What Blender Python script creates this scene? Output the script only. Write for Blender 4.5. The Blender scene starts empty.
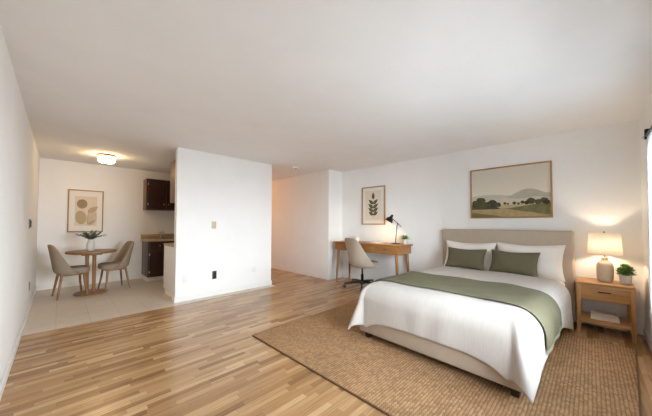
import bpy, bmesh, math, random
from mathutils import Vector, Matrix
PI = math.pi
rng = random.Random(7)
S = bpy.context.scene
C = S.collection

# ------------------------------------------------------------------ room numbers (metres)
H = 2.44
XL, XB = -0.275, 4.657          # left wall, bed wall
YR, YD = -0.417, 7.194          # window wall, dining wall
YP, XP1, XP2 = 4.60, 1.299, 3.05  # partition
XH, YS, YE = 4.209, 4.103, 8.3  # hallway wall, alcove step, hallway end

# ------------------------------------------------------------------ materials
def s2l(c):
    return tuple(((v / 255) / 12.92 if v / 255 <= 0.04045 else ((v / 255 + 0.055) / 1.055) ** 2.4) for v in c)

class NT:
    def __init__(self, name):
        self.m = bpy.data.materials.new(name)
        self.m.use_nodes = True
        self.t = self.m.node_tree
        self.b = self.t.nodes['Principled BSDF']
        self.out = self.t.nodes['Material Output']
    def n(self, kind, **kw):
        nd = self.t.nodes.new(kind)
        for k, v in kw.items():
            setattr(nd, k, v)
        return nd
    def l(self, a, b):
        self.t.links.new(a, b)
    def val(self, sock, v):
        if hasattr(v, 'links') or hasattr(v, 'is_linked'):
            self.l(v, sock)
        else:
            sock.default_value = v
    def math(self, op, a, b=None, c=None):
        nd = self.n('ShaderNodeMath', operation=op)
        self.val(nd.inputs[0], a)
        if b is not None: self.val(nd.inputs[1], b)
        if c is not None: self.val(nd.inputs[2], c)
        return nd.outputs[0]
    def ramp(self, fac, stops):
        nd = self.n('ShaderNodeValToRGB')
        cr = nd.color_ramp
        while len(cr.elements) < len(stops):
            cr.elements.new(0.5)
        for e, (p, c) in zip(cr.elements, stops):
            e.position = p
            e.color = (*c, 1)
        self.l(fac, nd.inputs[0])
        return nd.outputs[0]
    def mix(self, fac, a, b, mode='MIX'):
        nd = self.n('ShaderNodeMix', data_type='RGBA', blend_type=mode)
        self.val(nd.inputs[0], fac)
        self.val(nd.inputs[6], a if not isinstance(a, tuple) else (*a, 1))
        self.val(nd.inputs[7], b if not isinstance(b, tuple) else (*b, 1))
        return nd.outputs[2]
    def coords(self, scale=(1, 1, 1)):
        tc = self.n('ShaderNodeTexCoord')
        mp = self.n('ShaderNodeMapping')
        mp.inputs['Scale'].default_value = scale
        self.l(tc.outputs['Object'], mp.inputs['Vector'])
        return mp.outputs[0]
    def noise(self, vec, scale, detail=3, rough=.5):
        nd = self.n('ShaderNodeTexNoise')
        nd.inputs['Scale'].default_value = scale
        nd.inputs['Detail'].default_value = detail
        nd.inputs['Roughness'].default_value = rough
        self.l(vec, nd.inputs['Vector'])
        return nd.outputs['Fac']
    def bump(self, h, strength=.2, dist=.002):
        nd = self.n('ShaderNodeBump')
        nd.inputs['Strength'].default_value = strength
        nd.inputs['Distance'].default_value = dist
        self.l(h, nd.inputs['Height'])
        self.l(nd.outputs[0], self.b.inputs['Normal'])

def plain(name, col, rough=.6, metal=0, var=.06, scale=12, bump=0, bscale=80, spec=.5):
    k = NT(name)
    c = s2l(col)
    v = k.coords()
    f = k.noise(v, scale)
    k.l(k.ramp(f, [(.3, tuple(x * (1 - var) for x in c)), (.7, tuple(min(1, x * (1 + var)) for x in c))]), k.b.inputs['Base Color'])
    k.b.inputs['Roughness'].default_value = rough
    k.b.inputs['Metallic'].default_value = metal
    k.b.inputs['Specular IOR Level'].default_value = spec
    if bump:
        k.bump(k.noise(v, bscale, 2), bump, .003)
    return k.m

def wood(name, col, dark, axis='x', rough=.42, scale=1.0):
    k = NT(name)
    st = {'x': (1.6, 22, 22), 'y': (22, 1.6, 22), 'z': (22, 22, 1.6)}[axis]
    v = k.coords(tuple(q * scale for q in st))
    f = k.noise(v, 1.6, 5, .6)
    c = k.ramp(f, [(.28, s2l(dark)), (.52, s2l(col)), (.8, tuple(min(1, x * 1.15) for x in s2l(col)))])
    k.l(c, k.b.inputs['Base Color'])
    k.b.inputs['Roughness'].default_value = rough
    k.bump(f, .08, .001)
    return k.m

def fabric(name, col, rough=.95, weave=420, var=.05, bump=.25):
    k = NT(name)
    v = k.coords()
    c = s2l(col)
    f = k.noise(v, weave, 2)
    g = k.noise(v, 9, 3)
    a = k.ramp(f, [(.3, tuple(x * (1 - var * 2) for x in c)), (.7, tuple(min(1, x * (1 + var * 2)) for x in c))])
    b = k.ramp(g, [(.3, (1 - var,) * 3), (.7, (1, 1, 1))])
    k.l(k.mix(1.0, a, b, 'MULTIPLY'), k.b.inputs['Base Color'])
    k.b.inputs['Roughness'].default_value = rough
    k.b.inputs['Specular IOR Level'].default_value = .2
    k.bump(f, bump, .0015)
    return k.m

def linen_streaked(name, col):
    """slubby linen: fine weave plus soft threads running along the bed"""
    k = NT(name)
    c = s2l(col)
    w = k.noise(k.coords(), 300, 2)
    th = k.noise(k.coords((2.5, 70, 6)), 1.5, 4, .6)
    a = k.ramp(w, [(.3, tuple(x * .97 for x in c)), (.7, tuple(min(1, x * 1.03) for x in c))])
    b = k.ramp(th, [(.3, (.90, .895, .89)), (.65, (1, 1, 1))])
    k.l(k.mix(1.0, a, b, 'MULTIPLY'), k.b.inputs['Base Color'])
    k.b.inputs['Roughness'].default_value = .95
    k.b.inputs['Specular IOR Level'].default_value = .2
    k.bump(k.math('ADD', k.math('MULTIPLY', w, .3), th), .25, .004)
    return k.m

def emit(name, col, strength, base=(235, 225, 205)):
    k = NT(name)
    k.b.inputs['Base Color'].default_value = (*s2l(base), 1)
    k.b.inputs['Emission Color'].default_value = (*s2l(col), 1)
    v = k.coords()
    f = k.math('MULTIPLY_ADD', k.noise(v, 6), .1 * strength, .95 * strength)
    k.l(f, k.b.inputs['Emission Strength'])
    return k.m

def planks():
    k = NT('strip_oak_floor')
    tc = k.n('ShaderNodeTexCoord')
    sp = k.n('ShaderNodeSeparateXYZ')
    k.l(tc.outputs['Object'], sp.inputs[0])
    x, y = sp.outputs[0], sp.outputs[1]
    W, L = .047, .42
    ry = k.math('DIVIDE', y, W)
    row = k.math('FLOOR', ry)
    wn = k.n('ShaderNodeTexWhiteNoise', noise_dimensions='1D')
    k.l(row, wn.inputs['W'])
    cx = k.math('ADD', k.math('DIVIDE', x, L), k.math('MULTIPLY', wn.outputs['Value'], 7.3))
    col = k.math('FLOOR', cx)
    cb = k.n('ShaderNodeCombineXYZ')
    k.l(row, cb.inputs[0]); k.l(col, cb.inputs[1])
    w2 = k.n('ShaderNodeTexWhiteNoise', noise_dimensions='2D')
    k.l(cb.outputs[0], w2.inputs['Vector'])
    tone = k.ramp(w2.outputs['Value'], [(0, s2l((140, 102, 66))), (.2, s2l((162, 122, 80))), (.5, s2l((176, 136, 92))), (.78, s2l((189, 150, 105))), (1, s2l((204, 168, 124)))])
    # grain, shifted per strip
    cb2 = k.n('ShaderNodeCombineXYZ')
    k.l(k.math('MULTIPLY', x, 2.2), cb2.inputs[0]); k.l(k.math('MULTIPLY', y, 46), cb2.inputs[1])
    k.l(k.math('MULTIPLY', w2.outputs['Value'], 37), cb2.inputs[2])
    g = k.noise(cb2.outputs[0], 1.6, 5, .65)
    gc = k.ramp(g, [(.25, (.62, .58, .54)), (.5, (1, 1, 1)), (.8, (1.1, 1.1, 1.1))])
    c = k.mix(1.0, tone, gc, 'MULTIPLY')
    fy = k.math('FRACT', ry); fx = k.math('FRACT', cx)
    ey = k.math('MINIMUM', fy, k.math('SUBTRACT', 1.0, fy))
    ex = k.math('MULTIPLY', k.math('MINIMUM', fx, k.math('SUBTRACT', 1.0, fx)), L / W)
    e = k.math('MINIMUM', ex, ey)
    seam = k.ramp(e, [(0, (.5, .45, .4)), (.03, (1, 1, 1))])
    k.l(k.mix(1.0, c, seam, 'MULTIPLY'), k.b.inputs['Base Color'])
    rg = k.math('MULTIPLY_ADD', g, .12, .17)
    k.l(rg, k.b.inputs['Roughness'])
    k.bump(seam, .15, .001)
    return k.m

def tiles():
    k = NT('beige_floor_tile')
    v = k.coords()
    br = k.n('ShaderNodeTexBrick', offset=0.0)
    k.l(v, br.inputs['Vector'])
    br.inputs['Scale'].default_value = 1
    br.inputs['Brick Width'].default_value = .31
    br.inputs['Row Height'].default_value = .31
    br.inputs['Mortar Size'].default_value = .003
    br.inputs['Color1'].default_value = (*s2l((208, 196, 180)), 1)
    br.inputs['Color2'].default_value = (*s2l((212, 200, 185)), 1)
    br.inputs['Mortar'].default_value = (*s2l((182, 170, 154)), 1)
    n = k.ramp(k.noise(v, 5, 5, .6), [(.3, (.93, .93, .92)), (.7, (1.03, 1.03, 1.03))])
    k.l(k.mix(1.0, br.outputs['Color'], n, 'MULTIPLY'), k.b.inputs['Base Color'])
    k.b.inputs['Roughness'].default_value = .4
    return k.m

def jute():
    k = NT('woven_jute')
    tc = k.n('ShaderNodeTexCoord')
    sp = k.n('ShaderNodeSeparateXYZ')
    k.l(tc.outputs['Object'], sp.inputs[0])
    nz = k.noise(tc.outputs['Object'], 14, 2)
    x = k.math('ADD', sp.outputs[0], k.math('MULTIPLY', nz, .012))
    y = k.math('ADD', sp.outputs[1], k.math('MULTIPLY', nz, .01))
    ry = k.math('DIVIDE', y, .022)
    row = k.math('FLOOR', ry)
    fy = k.math('ABSOLUTE', k.math('SUBTRACT', k.math('FRACT', ry), .5))
    # braided knots along each row, every other row staggered and slanted
    ph = k.math('ADD', k.math('DIVIDE', x, .026), k.math('ADD', k.math('MULTIPLY', row, .5), fy))
    kn = k.math('ABSOLUTE', k.math('SUBTRACT', k.math('FRACT', ph), .5))
    hgt = k.math('MULTIPLY', k.math('SUBTRACT', 1.0, k.math('MULTIPLY', fy, 1.7)), k.math('SUBTRACT', 1.0, k.math('MULTIPLY', kn, 1.3)))
    cb = k.n('ShaderNodeCombineXYZ')
    k.l(row, cb.inputs[0]); k.l(k.math('FLOOR', ph), cb.inputs[1])
    wn = k.n('ShaderNodeTexWhiteNoise', noise_dimensions='2D')
    k.l(cb.outputs[0], wn.inputs['Vector'])
    base = k.ramp(wn.outputs['Value'], [(0, s2l((160, 123, 88))), (.5, s2l((176, 138, 101))), (1, s2l((188, 151, 113)))])
    gap = k.ramp(hgt, [(.05, (.5, .46, .42)), (.4, (1, 1, 1))])
    big = k.ramp(k.noise(tc.outputs['Object'], 2.2, 3), [(.3, (.92, .92, .92)), (.7, (1.05, 1.05, 1.05))])
    c = k.mix(1.0, k.mix(1.0, base, gap, 'MULTIPLY'), big, 'MULTIPLY')
    k.l(c, k.b.inputs['Base Color'])
    k.b.inputs['Roughness'].default_value = 1
    k.b.inputs['Specular IOR Level'].default_value = .1
    k.bump(hgt, .6, .006)
    return k.m

def glass_pane():
    k = NT('window_glass')
    tr = k.n('ShaderNodeBsdfTransparent'); gl = k.n('ShaderNodeBsdfGlossy')
    gl.inputs['Roughness'].default_value = .02
    mx = k.n('ShaderNodeMixShader')
    fr = k.n('ShaderNodeFresnel'); fr.inputs['IOR'].default_value = 1.3
    k.l(fr.outputs[0], mx.inputs[0])
    k.l(tr.outputs[0], mx.inputs[1]); k.l(gl.outputs[0], mx.inputs[2])
    k.l(mx.outputs[0], k.out.inputs['Surface'])
    return k.m

def shade_mat():
    k = NT('lamp_shade_linen')
    c = s2l((250, 245, 236))
    df = k.n('ShaderNodeBsdfDiffuse'); tl = k.n('ShaderNodeBsdfTranslucent')
    v = k.coords((1, 1, .2))
    f = k.ramp(k.noise(v, 260, 2), [(.3, tuple(x * .92 for x in c)), (.7, c)])
    k.l(f, df.inputs[0]); k.l(f, tl.inputs[0])
    mx = k.n('ShaderNodeMixShader'); mx.inputs[0].default_value = .55
    k.l(df.outputs[0], mx.inputs[1]); k.l(tl.outputs[0], mx.inputs[2])
    k.l(mx.outputs[0], k.out.inputs['Surface'])
    return k.m

def leafmat(name, a, b):
    k = NT(name)
    v = k.coords()
    k.l(k.ramp(k.noise(v, 45, 2), [(.3, s2l(a)), (.7, s2l(b))]), k.b.inputs['Base Color'])
    k.b.inputs['Roughness'].default_value = .55
    return k.m

M = {
 'wall': plain('white_wall_paint', (241, 240, 238), .7, var=.012, scale=3, bump=.05, bscale=60, spec=.3),
 'ceil': plain('white_ceiling_paint', (243, 242, 241), .85, var=.015, scale=3, bump=.06, bscale=90, spec=.2),
 'trim': plain('white_trim_paint', (238, 236, 232), .4, var=.01),
 'plank': planks(), 'tile': tiles(), 'jute': jute(),
 'jute_edge': plain('rug_edge_brown', (112, 82, 54), .95, var=.15, scale=60),  # darker brown strip around the rug weave
 'oak_x': wood('oak_grain_x', (158, 108, 56), (128, 82, 40), 'x'),
 'oak_y': wood('oak_grain_y', (158, 108, 56), (128, 82, 40), 'y'),
 'oak_z': wood('oak_grain_z', (158, 108, 56), (128, 82, 40), 'z'),
 'lit_gold_y': wood('lit_golden_oak_y', (184, 136, 82), (152, 106, 60), 'y'),  # lighter copy of the oak: nightstand's lit look put into its golden colour
 'lit_gold_z': wood('lit_golden_oak_z', (184, 136, 82), (152, 106, 60), 'z'),
 'walnut_x': wood('brown_wood_x', (150, 107, 62), (116, 77, 40), 'x'),
 'walnut_z': wood('brown_wood_z', (150, 106, 60), (116, 76, 40), 'z'),
 'frame_z': wood('oak_frame_z', (172, 134, 84), (146, 108, 62), 'z'),
 'frame_x': wood('oak_frame_x', (172, 134, 84), (146, 108, 62), 'x'),
 'cherry': wood('dark_cherry', (58, 25, 16), (34, 13, 9), 'z', .3),
 'lit_cherry_brown_wood': wood('lit_cherry_brown_wood', (120, 84, 58), (90, 58, 38), 'z', .45),  # cherry sides' lit look put into the colour; also plain mid-brown cabinet wood
 'worktop': plain('tan_laminate', (176, 152, 122), .35, var=.12, scale=60),
 'cabinet_white': plain('white_cabinet_paint', (243, 240, 236), .4, var=.01),
 'steel': plain('brushed_steel', (190, 190, 190), .28, 1, var=.03),
 'darkmetal': plain('dark_bronze_metal', (52, 46, 40), .38, .8, var=.08),
 'black': plain('black_plastic', (22, 21, 21), .42, var=.05),
 'blackmetal': plain('black_metal', (26, 25, 25), .35, .6, var=.05),
 'brass': plain('warm_brass', (176, 138, 84), .35, .9, var=.04),
 'beige_plate': plain('beige_plate', (196, 180, 152), .5, var=.02),
 'white_plate': plain('white_plate', (232, 231, 230), .5, var=.02),
 'grey_plate': plain('grey_plate', (120, 115, 110), .5, var=.04),
 'taupe': fabric('taupe_chair_fabric', (160, 142, 122)),
 'oatmeal': fabric('oatmeal_chair_fabric', (178, 163, 146)),
 'bedfab': fabric('taupe_bed_upholstery', (186, 170, 152), weave=520),
 'linen': linen_streaked('white_linen', (196, 189, 182)),
 'linen2': fabric('ivory_linen', (236, 229, 221), weave=300, var=.015, bump=.12),
 'sage': fabric('sage_throw', (108, 103, 81), weave=260, var=.07),
 'sage2': fabric('sage_cushion', (101, 95, 72), weave=300, var=.06),
 'ceramic': plain('white_ceramic', (226, 220, 210), .45, var=.03, scale=30),
 'stoneware': plain('beige_stoneware', (204, 184, 160), .7, var=.06, scale=25, bump=.2, bscale=90),
 'concrete': plain('pale_pot', (214, 208, 198), .8, var=.05, scale=40, bump=.15),
 'soil': plain('potting_soil', (58, 42, 30), 1, var=.3, scale=80, bump=.6, bscale=120),
 'leaf': leafmat('green_leaf', (88, 122, 54), (134, 162, 86)),
 'euc': leafmat('eucalyptus_leaf', (66, 80, 54), (116, 126, 96)),
 'stem': plain('stem', (84, 78, 50), .7),
 'mat_white': plain('art_mount', (236, 230, 221), .9, var=.01),
 'paper': plain('paper', (236, 230, 220), .9, var=.02),
 'book_a': plain('ivory_book_cover', (222, 208, 188), .8, var=.03),
 'book_b': plain('tan_book_cover', (206, 190, 166), .8, var=.03),
 'glass': glass_pane(), 'shade': shade_mat(),
}

# ------------------------------------------------------------------ mesh helpers
class MB:
    def __init__(s):
        s.bm = bmesh.new(); s.mi = 0
    def _tag(s, geom_faces):
        for f in geom_faces: f.material_index = s.mi
    def box(s, x0, x1, y0, y1, z0, z1, bev=0, seg=2, rot=None, taper=None):
        r = bmesh.ops.create_cube(s.bm, size=1)
        vs = r['verts']
        for v in vs:
            v.co = Vector((x0 + (v.co.x + .5) * (x1 - x0), y0 + (v.co.y + .5) * (y1 - y0), z0 + (v.co.z + .5) * (z1 - z0)))
        if taper:  # (sx, sy) scale of the bottom face about its centre
            cx, cy = (x0 + x1) / 2, (y0 + y1) / 2
            for v in vs:
                if abs(v.co.z - z0) < 1e-6:
                    v.co.x = cx + (v.co.x - cx) * taper[0]; v.co.y = cy + (v.co.y - cy) * taper[1]
        if rot:
            for v in vs: v.co = rot @ v.co
        fs = list({f for v in vs for f in v.link_faces})
        s._tag(fs)
        if bev:
            es = list({e for v in vs for e in v.link_edges})
            q = bmesh.ops.bevel(s.bm, geom=es, offset=bev, segments=seg, affect='EDGES', profile=.5)
            s._tag(q['faces'])
        return s
    def tube(s, pts, radii, n=16, caps=True):
        pts = [Vector(p) for p in pts]
        if not hasattr(radii, '__len__'): radii = [radii] * len(pts)
        rings = []; prev = None
        for i, p in enumerate(pts):
            a = pts[max(i - 1, 0)]; b = pts[min(i + 1, len(pts) - 1)]
            t = (b - a).normalized()
            if prev is None:
                ref = Vector((0, 0, 1)) if abs(t.z) < .9 else Vector((1, 0, 0))
                u = t.cross(ref).normalized()
            else:
                u = (prev - t * prev.dot(t)).normalized()
            prev = u; w = t.cross(u)
            rings.append([s.bm.verts.new(p + (u * math.cos(2 * PI * k / n) + w * math.sin(2 * PI * k / n)) * radii[i]) for k in range(n)])
        fs = []
        for a, b in zip(rings, rings[1:]):
            for k in range(n):
                fs.append(s.bm.faces.new((a[k], a[(k + 1) % n], b[(k + 1) % n], b[k])))
        if caps:
            fs.append(s.bm.faces.new(list(reversed(rings[0])))); fs.append(s.bm.faces.new(rings[-1]))
        s._tag(fs)
        return s
    def lathe(s, prof, c=(0, 0, 0), n=32, close=False):
        c = Vector(c); rings = []
        for r, z in prof:
            if r < 1e-5: rings.append([s.bm.verts.new(c + Vector((0, 0, z)))])
            else: rings.append([s.bm.verts.new(c + Vector((r * math.cos(2 * PI * k / n), r * math.sin(2 * PI * k / n), z))) for k in range(n)])
        fs = []
        for a, b in zip(rings, rings[1:]):
            for k in range(n):
                k2 = (k + 1) % n
                if len(a) == 1 and len(b) == 1: continue
                if len(a) == 1: fs.append(s.bm.faces.new((a[0], b[k2], b[k])))
                elif len(b) == 1: fs.append(s.bm.faces.new((a[k], a[k2], b[0])))
                else: fs.append(s.bm.faces.new((a[k], a[k2], b[k2], b[k])))
        s._tag(fs)
        return s
    def poly(s, pts, depth=None, axis=(0, 0, 1)):
        vs = [s.bm.verts.new(Vector(p)) for p in pts]
        f = s.bm.faces.new(vs); fs = [f]
        if depth:
            r = bmesh.ops.extrude_face_region(s.bm, geom=[f])
            d = Vector(axis) * depth
            for v in r['geom']:
                if isinstance(v, bmesh.types.BMVert): v.co += d
            fs += [q for q in s.bm.faces if any(v in vs for v in q.verts)]
            fs += [q for q in r['geom'] if isinstance(q, bmesh.types.BMFace)]
        s._tag(fs)
        return s
    def grid(s, fn, nu, nv, wrapu=False):
        g = [[s.bm.verts.new(Vector(fn(i / (nu if wrapu else nu - 1), j / (nv - 1)))) for j in range(nv)] for i in range(nu)]
        fs = []
        for i in range(nu if wrapu else nu - 1):
            for j in range(nv - 1):
                i2 = (i + 1) % nu
                fs.append(s.bm.faces.new((g[i][j], g[i2][j], g[i2][j + 1], g[i][j + 1])))
        s._tag(fs)
        return s
    def leaf(s, base, d, up, length, width, curl=.15):
        d = Vector(d).normalized(); side = d.cross(Vector(up))
        if side.length < 1e-4: side = d.cross(Vector((1, 0, 0)))
        side.normalize(); nrm = side.cross(d)
        b = Vector(base); fs = []; rows = []
        for t, w in ((0, .12), (.25, .75), (.5, 1), (.78, .7), (1, .05)):
            c = b + d * length * t - nrm * curl * length * t * t
            rows.append([s.bm.verts.new(c - side * width * w / 2 + nrm * width * .12 * w), s.bm.verts.new(c), s.bm.verts.new(c + side * width * w / 2 + nrm * width * .12 * w)])
        for a, q in zip(rows, rows[1:]):
            fs.append(s.bm.faces.new((a[0], a[1], q[1], q[0]))); fs.append(s.bm.faces.new((a[1], a[2], q[2], q[1])))
        s._tag(fs)
        return s
    def build(s, name, mats, parent=None, smooth=True, angle=40, solid=None, sub=0):
        bmesh.ops.recalc_face_normals(s.bm, faces=s.bm.faces)
        me = bpy.data.meshes.new(name); s.bm.to_mesh(me); s.bm.free()
        if not isinstance(mats, (list, tuple)): mats = [mats]
        for m in mats: me.materials.append(m)
        if smooth:
            me.polygons.foreach_set('use_smooth', [True] * len(me.polygons))
            try: me.set_sharp_from_angle(angle=math.radians(angle))
            except Exception: pass
        o = bpy.data.objects.new(name, me); C.objects.link(o)
        if parent: o.parent = parent
        if solid:
            md = o.modifiers.new('thickness', 'SOLIDIFY'); md.thickness = solid[0]; md.offset = solid[1]
        if sub:
            md = o.modifiers.new('smooth', 'SUBSURF'); md.levels = sub; md.render_levels = sub
        return o

def tag(o, label=None, cat=None, group=None, kind=None):
    if label: o['label'] = label
    if cat: o['category'] = cat
    if group: o['group'] = group
    if kind: o['kind'] = kind
    return o
def thing(name, label, cat, loc=(0, 0, 0), rz=0, group=None):
    o = bpy.data.objects.new(name, None); C.objects.link(o)
    o.empty_display_size = .05
    o.location = loc; o.rotation_euler = (0, 0, rz)
    return tag(o, label, cat, group)
def copy_tree(o, parent=None):
    c = o.copy(); C.objects.link(c)
    if parent: c.parent = parent
    for ch in list(o.children): copy_tree(ch, c)
    return c
def struct(name, mb, m, label, **kw):
    o = mb.build(name, m, smooth=False, **kw)
    return tag(o, label, name.split('_')[0].split('.')[0], kind='structure')

# ------------------------------------------------------------------ room shell
T = .1
struct('floor', MB().box(XL - T, XB + T, YR - T, 4.43, -.06, 0).box(XP2, XH, 4.43, YE + T, -.06, 0), M['plank'], 'light brown oak strip floor of the bedroom and hallway')
struct('floor', MB().box(XL - T, XP2, 4.43, YD + T, -.06, 0), M['tile'], 'beige square tile floor under the dining table and kitchen')
struct('ceiling', MB().box(XL - T, XB + T, YR - T, YE + T, H, H + .08), M['ceil'], 'plain white ceiling over the whole studio')
struct('wall_left', MB().box(XL - T, XL, YR - T, YD + T, 0, H), M['wall'], 'long white wall on the left of the room')
struct('wall_dining', MB().box(XL, XP2 - T, YD, YD + T, 0, H), M['wall'], 'white wall behind the dining table')
struct('wall_partition', MB().box(XP1, XP2, YP, YP + T, 0, H), M['wall'], 'freestanding white partition between the kitchen and the bedroom')
struct('wall_kitchen', MB().box(XP2 - T, XP2, YP + T, YE, 0, H), M['wall'], 'white wall between the kitchen and the hallway')
struct('wall_hallway', MB().box(XH, XB + T, YS, YE, 0, H), M['wall'], 'white hallway wall ending in a corner beside the desk')
struct('wall_hallway_end', MB().box(XP2 - T, XB + T, YE, YE + T, 0, H), M['wall'], 'white wall closing the hallway')
struct('wall_bed', MB().box(XB, XB + T, YR - T, YS, 0, H), M['wall'], 'white wall behind the bed and the desk')
WX0, WX1, WZ0, WZ1 = 1.00, 3.45, .50, 1.95      # wide window across from the foot of the bed
w = MB().box(XL - T, WX0, YR - T, YR, 0, H).box(WX1, XB, YR - T, YR, 0, H)
w.box(WX0, WX1, YR - T, YR, 0, WZ0).box(WX0, WX1, YR - T, YR, WZ1, H)
struct('wall_window', w, M['wall'], 'white wall with the wide window on the right of the room')
bh, bt = .085, .013
def base(name, x0, x1, y0, y1, label):
    struct(name, MB().box(x0, x1, y0, y1, 0, bh - .01).box(x0 + (bt * .25 if x1 - x0 < .05 else 0), x1 - (bt * .25 if x1 - x0 < .05 else 0), y0 + (bt * .25 if y1 - y0 < .05 else 0), y1 - (bt * .25 if y1 - y0 < .05 else 0), bh - .01, bh), M['trim'], label)
base('baseboard_left', XL, XL + bt, YR, YD, 'white baseboard along the left wall')
base('baseboard_dining', XL + bt, 1.33, YD - bt, YD, 'white baseboard behind the dining table')
base('baseboard_partition', XP1 - bt, XP2, YP - bt, YP, 'white baseboard along the front of the partition')
base('baseboard_partition_end', XP1 - bt, XP1, YP, YP + T, 'white baseboard on the end of the partition')
base('baseboard_kitchen', XP2, XP2 + bt, YP - bt, YE, 'white baseboard on the kitchen side of the hallway')
base('baseboard_hallway', XH - bt, XH, YS - bt, YE, 'white baseboard along the hallway wall')
base('baseboard_corner', XH, XB - bt, YS - bt, YS, 'white baseboard on the short wall beside the desk')
base('baseboard_bed', XB - bt, XB, YR, YS - bt, 'white baseboard behind the bed')
base('baseboard_window', XL + bt, XB - bt, YR, YR + bt, 'white baseboard under the window')

def glazed(name, label, x0, x1, z0, z1, n, fw_, sill):
    t = thing(name, label, name.split('_')[0], ((x0 + x1) / 2, YR - .06, z0)); t['kind'] = 'structure'
    hw, hh = (x1 - x0) / 2, z1 - z0
    f = MB()
    f.box(-hw, hw, -.03, .03, 0, fw_).box(-hw, hw, -.03, .03, hh - fw_, hh)
    f.box(-hw, -hw + fw_, -.03, .03, fw_, hh - fw_).box(hw - fw_, hw, -.03, .03, fw_, hh - fw_)
    for i in range(1, n):
        c = -hw + 2 * hw * i / n
        f.box(c - fw_ / 2, c + fw_ / 2, -.03, .03, fw_, hh - fw_)
    f.build('frame', M['trim'], t, smooth=False)
    for i in range(n):
        a = -hw + i * 2 * hw / n; b = a + 2 * hw / n
        MB().box(a + fw_ * .6, b - fw_ * .6, -.004, .004, fw_, hh - fw_).build('pane', M['glass'], t, smooth=False)
    if sill: MB().box(-hw, hw, .03, .085, -.02, .005, .004).build('sill', M['trim'], t)
    return t
glazed('window_1', 'white framed window in the right wall below the curtain rod', WX0, WX1, WZ0, WZ1, 2, .045, True)
rl = 1.37
cr = thing('curtain_rod', 'black curtain rod with silver ball finials above the window', 'curtain rod', (2.14, YR + .062, 1.985))
MB().tube([(-rl, 0, 0), (rl, 0, 0)], .014, 14).build('rod', M['blackmetal'], cr)
for sx in (-1, 1):
    o = MB().lathe([(0, -.03), (.016, -.025), (.024, 0), (.016, .026), (.0, .03)], n=16).build('finial', M['steel'], cr)
    o.rotation_euler = (0, PI / 2, 0); o.location = (sx * (rl + .015), 0, -.0)
    q = sx * (rl - .025)
    MB().tube([(q, -.062, .03), (q, 0, .03)], .011, 10).box(q - .02, q + .02, -.0615, -.053, -.03, .08, .003).box(q - .014, q + .014, -.017, .017, -.024, .06, .004).build('bracket', M['blackmetal'], cr)
k = NT('sheer_white_voile')
tr = k.n('ShaderNodeBsdfTransparent'); tl = k.n('ShaderNodeBsdfTranslucent'); df = k.n('ShaderNodeBsdfDiffuse')
fv = k.ramp(k.noise(k.coords((1, 1, .1)), 200, 2), [(.3, (.72, .75, .78)), (.7, (.78, .81, .84))])
k.l(fv, tl.inputs[0]); k.l(fv, df.inputs[0])
m1 = k.n('ShaderNodeMixShader'); m1.inputs[0].default_value = .45; k.l(tl.outputs[0], m1.inputs[1]); k.l(df.outputs[0], m1.inputs[2])
m2 = k.n('ShaderNodeMixShader'); m2.inputs[0].default_value = .12; k.l(m1.outputs[0], m2.inputs[1]); k.l(tr.outputs[0], m2.inputs[2])
k.l(m2.outputs[0], k.out.inputs['Surface'])
M['voile'] = k.m
sc = thing('sheer_curtain', 'white sheer curtain added across the nightstand end of the window to soften its light', 'curtain', (3.055, YR + .062, .46))  # spread added to dim the window; only its edge strip is in view
MB().grid(lambda u, v: (-.475 + .95 * u, .012 * math.sin(u * 2 * PI * 19) * (.55 + .45 * (1 - v)), 1.51 * v), 320, 12).build('voile', M['voile'], sc)
MB().grid(lambda u, v: (-.475 + .95 * u, .012 * math.sin(u * 2 * PI * 19) * 1.0 + .002, .05 * v), 320, 3).build('hem', M['voile'], sc)

# ------------------------------------------------------------------ wall plates, detectors
def plate(name, label, cat, loc, face, mats, w=.074, h=.118, kind='toggle'):
    rz = {'-y': 0, '+x': PI / 2}[face]
    t = thing(name, label, cat, loc, rz)
    MB().box(-w / 2, w / 2, -.008, 0, -h / 2, h / 2, .0025).build('cover_plate', M[mats[0]], t)
    if kind == 'toggle':
        MB().box(-.006, .006, -.016, -.007, -.012, .012, .002).build('toggle', M[mats[1]], t)
    elif kind == 'outlet':
        for s in (-1, 1):
            MB().box(-.017, .017, -.0105, -.006, s * .026 - .015, s * .026 + .015, .003).build('socket', M[mats[1]], t)
    else:
        MB().box(-w * .3, w * .3, -.022, -.007, -h * .35, h * .35, .004).build('housing', M[mats[1]], t)
    return t
plate('light_switch', 'beige light switch plate at chest height on the partition', 'switch', (1.883, YP, 1.205), '-y', ('beige_plate', 'beige_plate'))
plate('cable_outlet', 'black wall outlet low on the partition', 'outlet', (1.903, YP, .35), '-y', ('black', 'blackmetal'), .074, .135, 'outlet')
plate('wall_outlet', 'white outlet low on the partition nearest the kitchen end', 'outlet', (1.44, YP, .345), '-y', ('white_plate', 'white_plate'), kind='outlet')
plate('wall_outlet', 'white outlet low on the partition nearest the hallway', 'outlet', (2.672, YP, .358), '-y', ('white_plate', 'white_plate'), kind='outlet')
plate('thermostat', 'small dark thermostat on the left wall at chest height', 'thermostat', (XL, 5.2, 1.225), '+x', ('grey_plate', 'black'), .1, .13, 'box')
plate('wall_outlet', 'grey outlet low on the left wall near the dining chair', 'outlet', (XL, 5.55, .355), '+x', ('grey_plate', 'grey_plate'), kind='outlet')

sd = thing('smoke_detector', 'small round white smoke detector on the ceiling near the hallway', 'smoke detector', (3.537, 4.424, H))
MB().lathe([(0, 0), (.07, 0), (.07, -.018), (.06, -.032), (0, -.034)], n=28).build('housing', M['white_plate'], sd)
MB().lathe([(.02, -.034), (.02, -.040), (0, -.041)], n=16).build('vent_cap', M['grey_plate'], sd)

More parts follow.
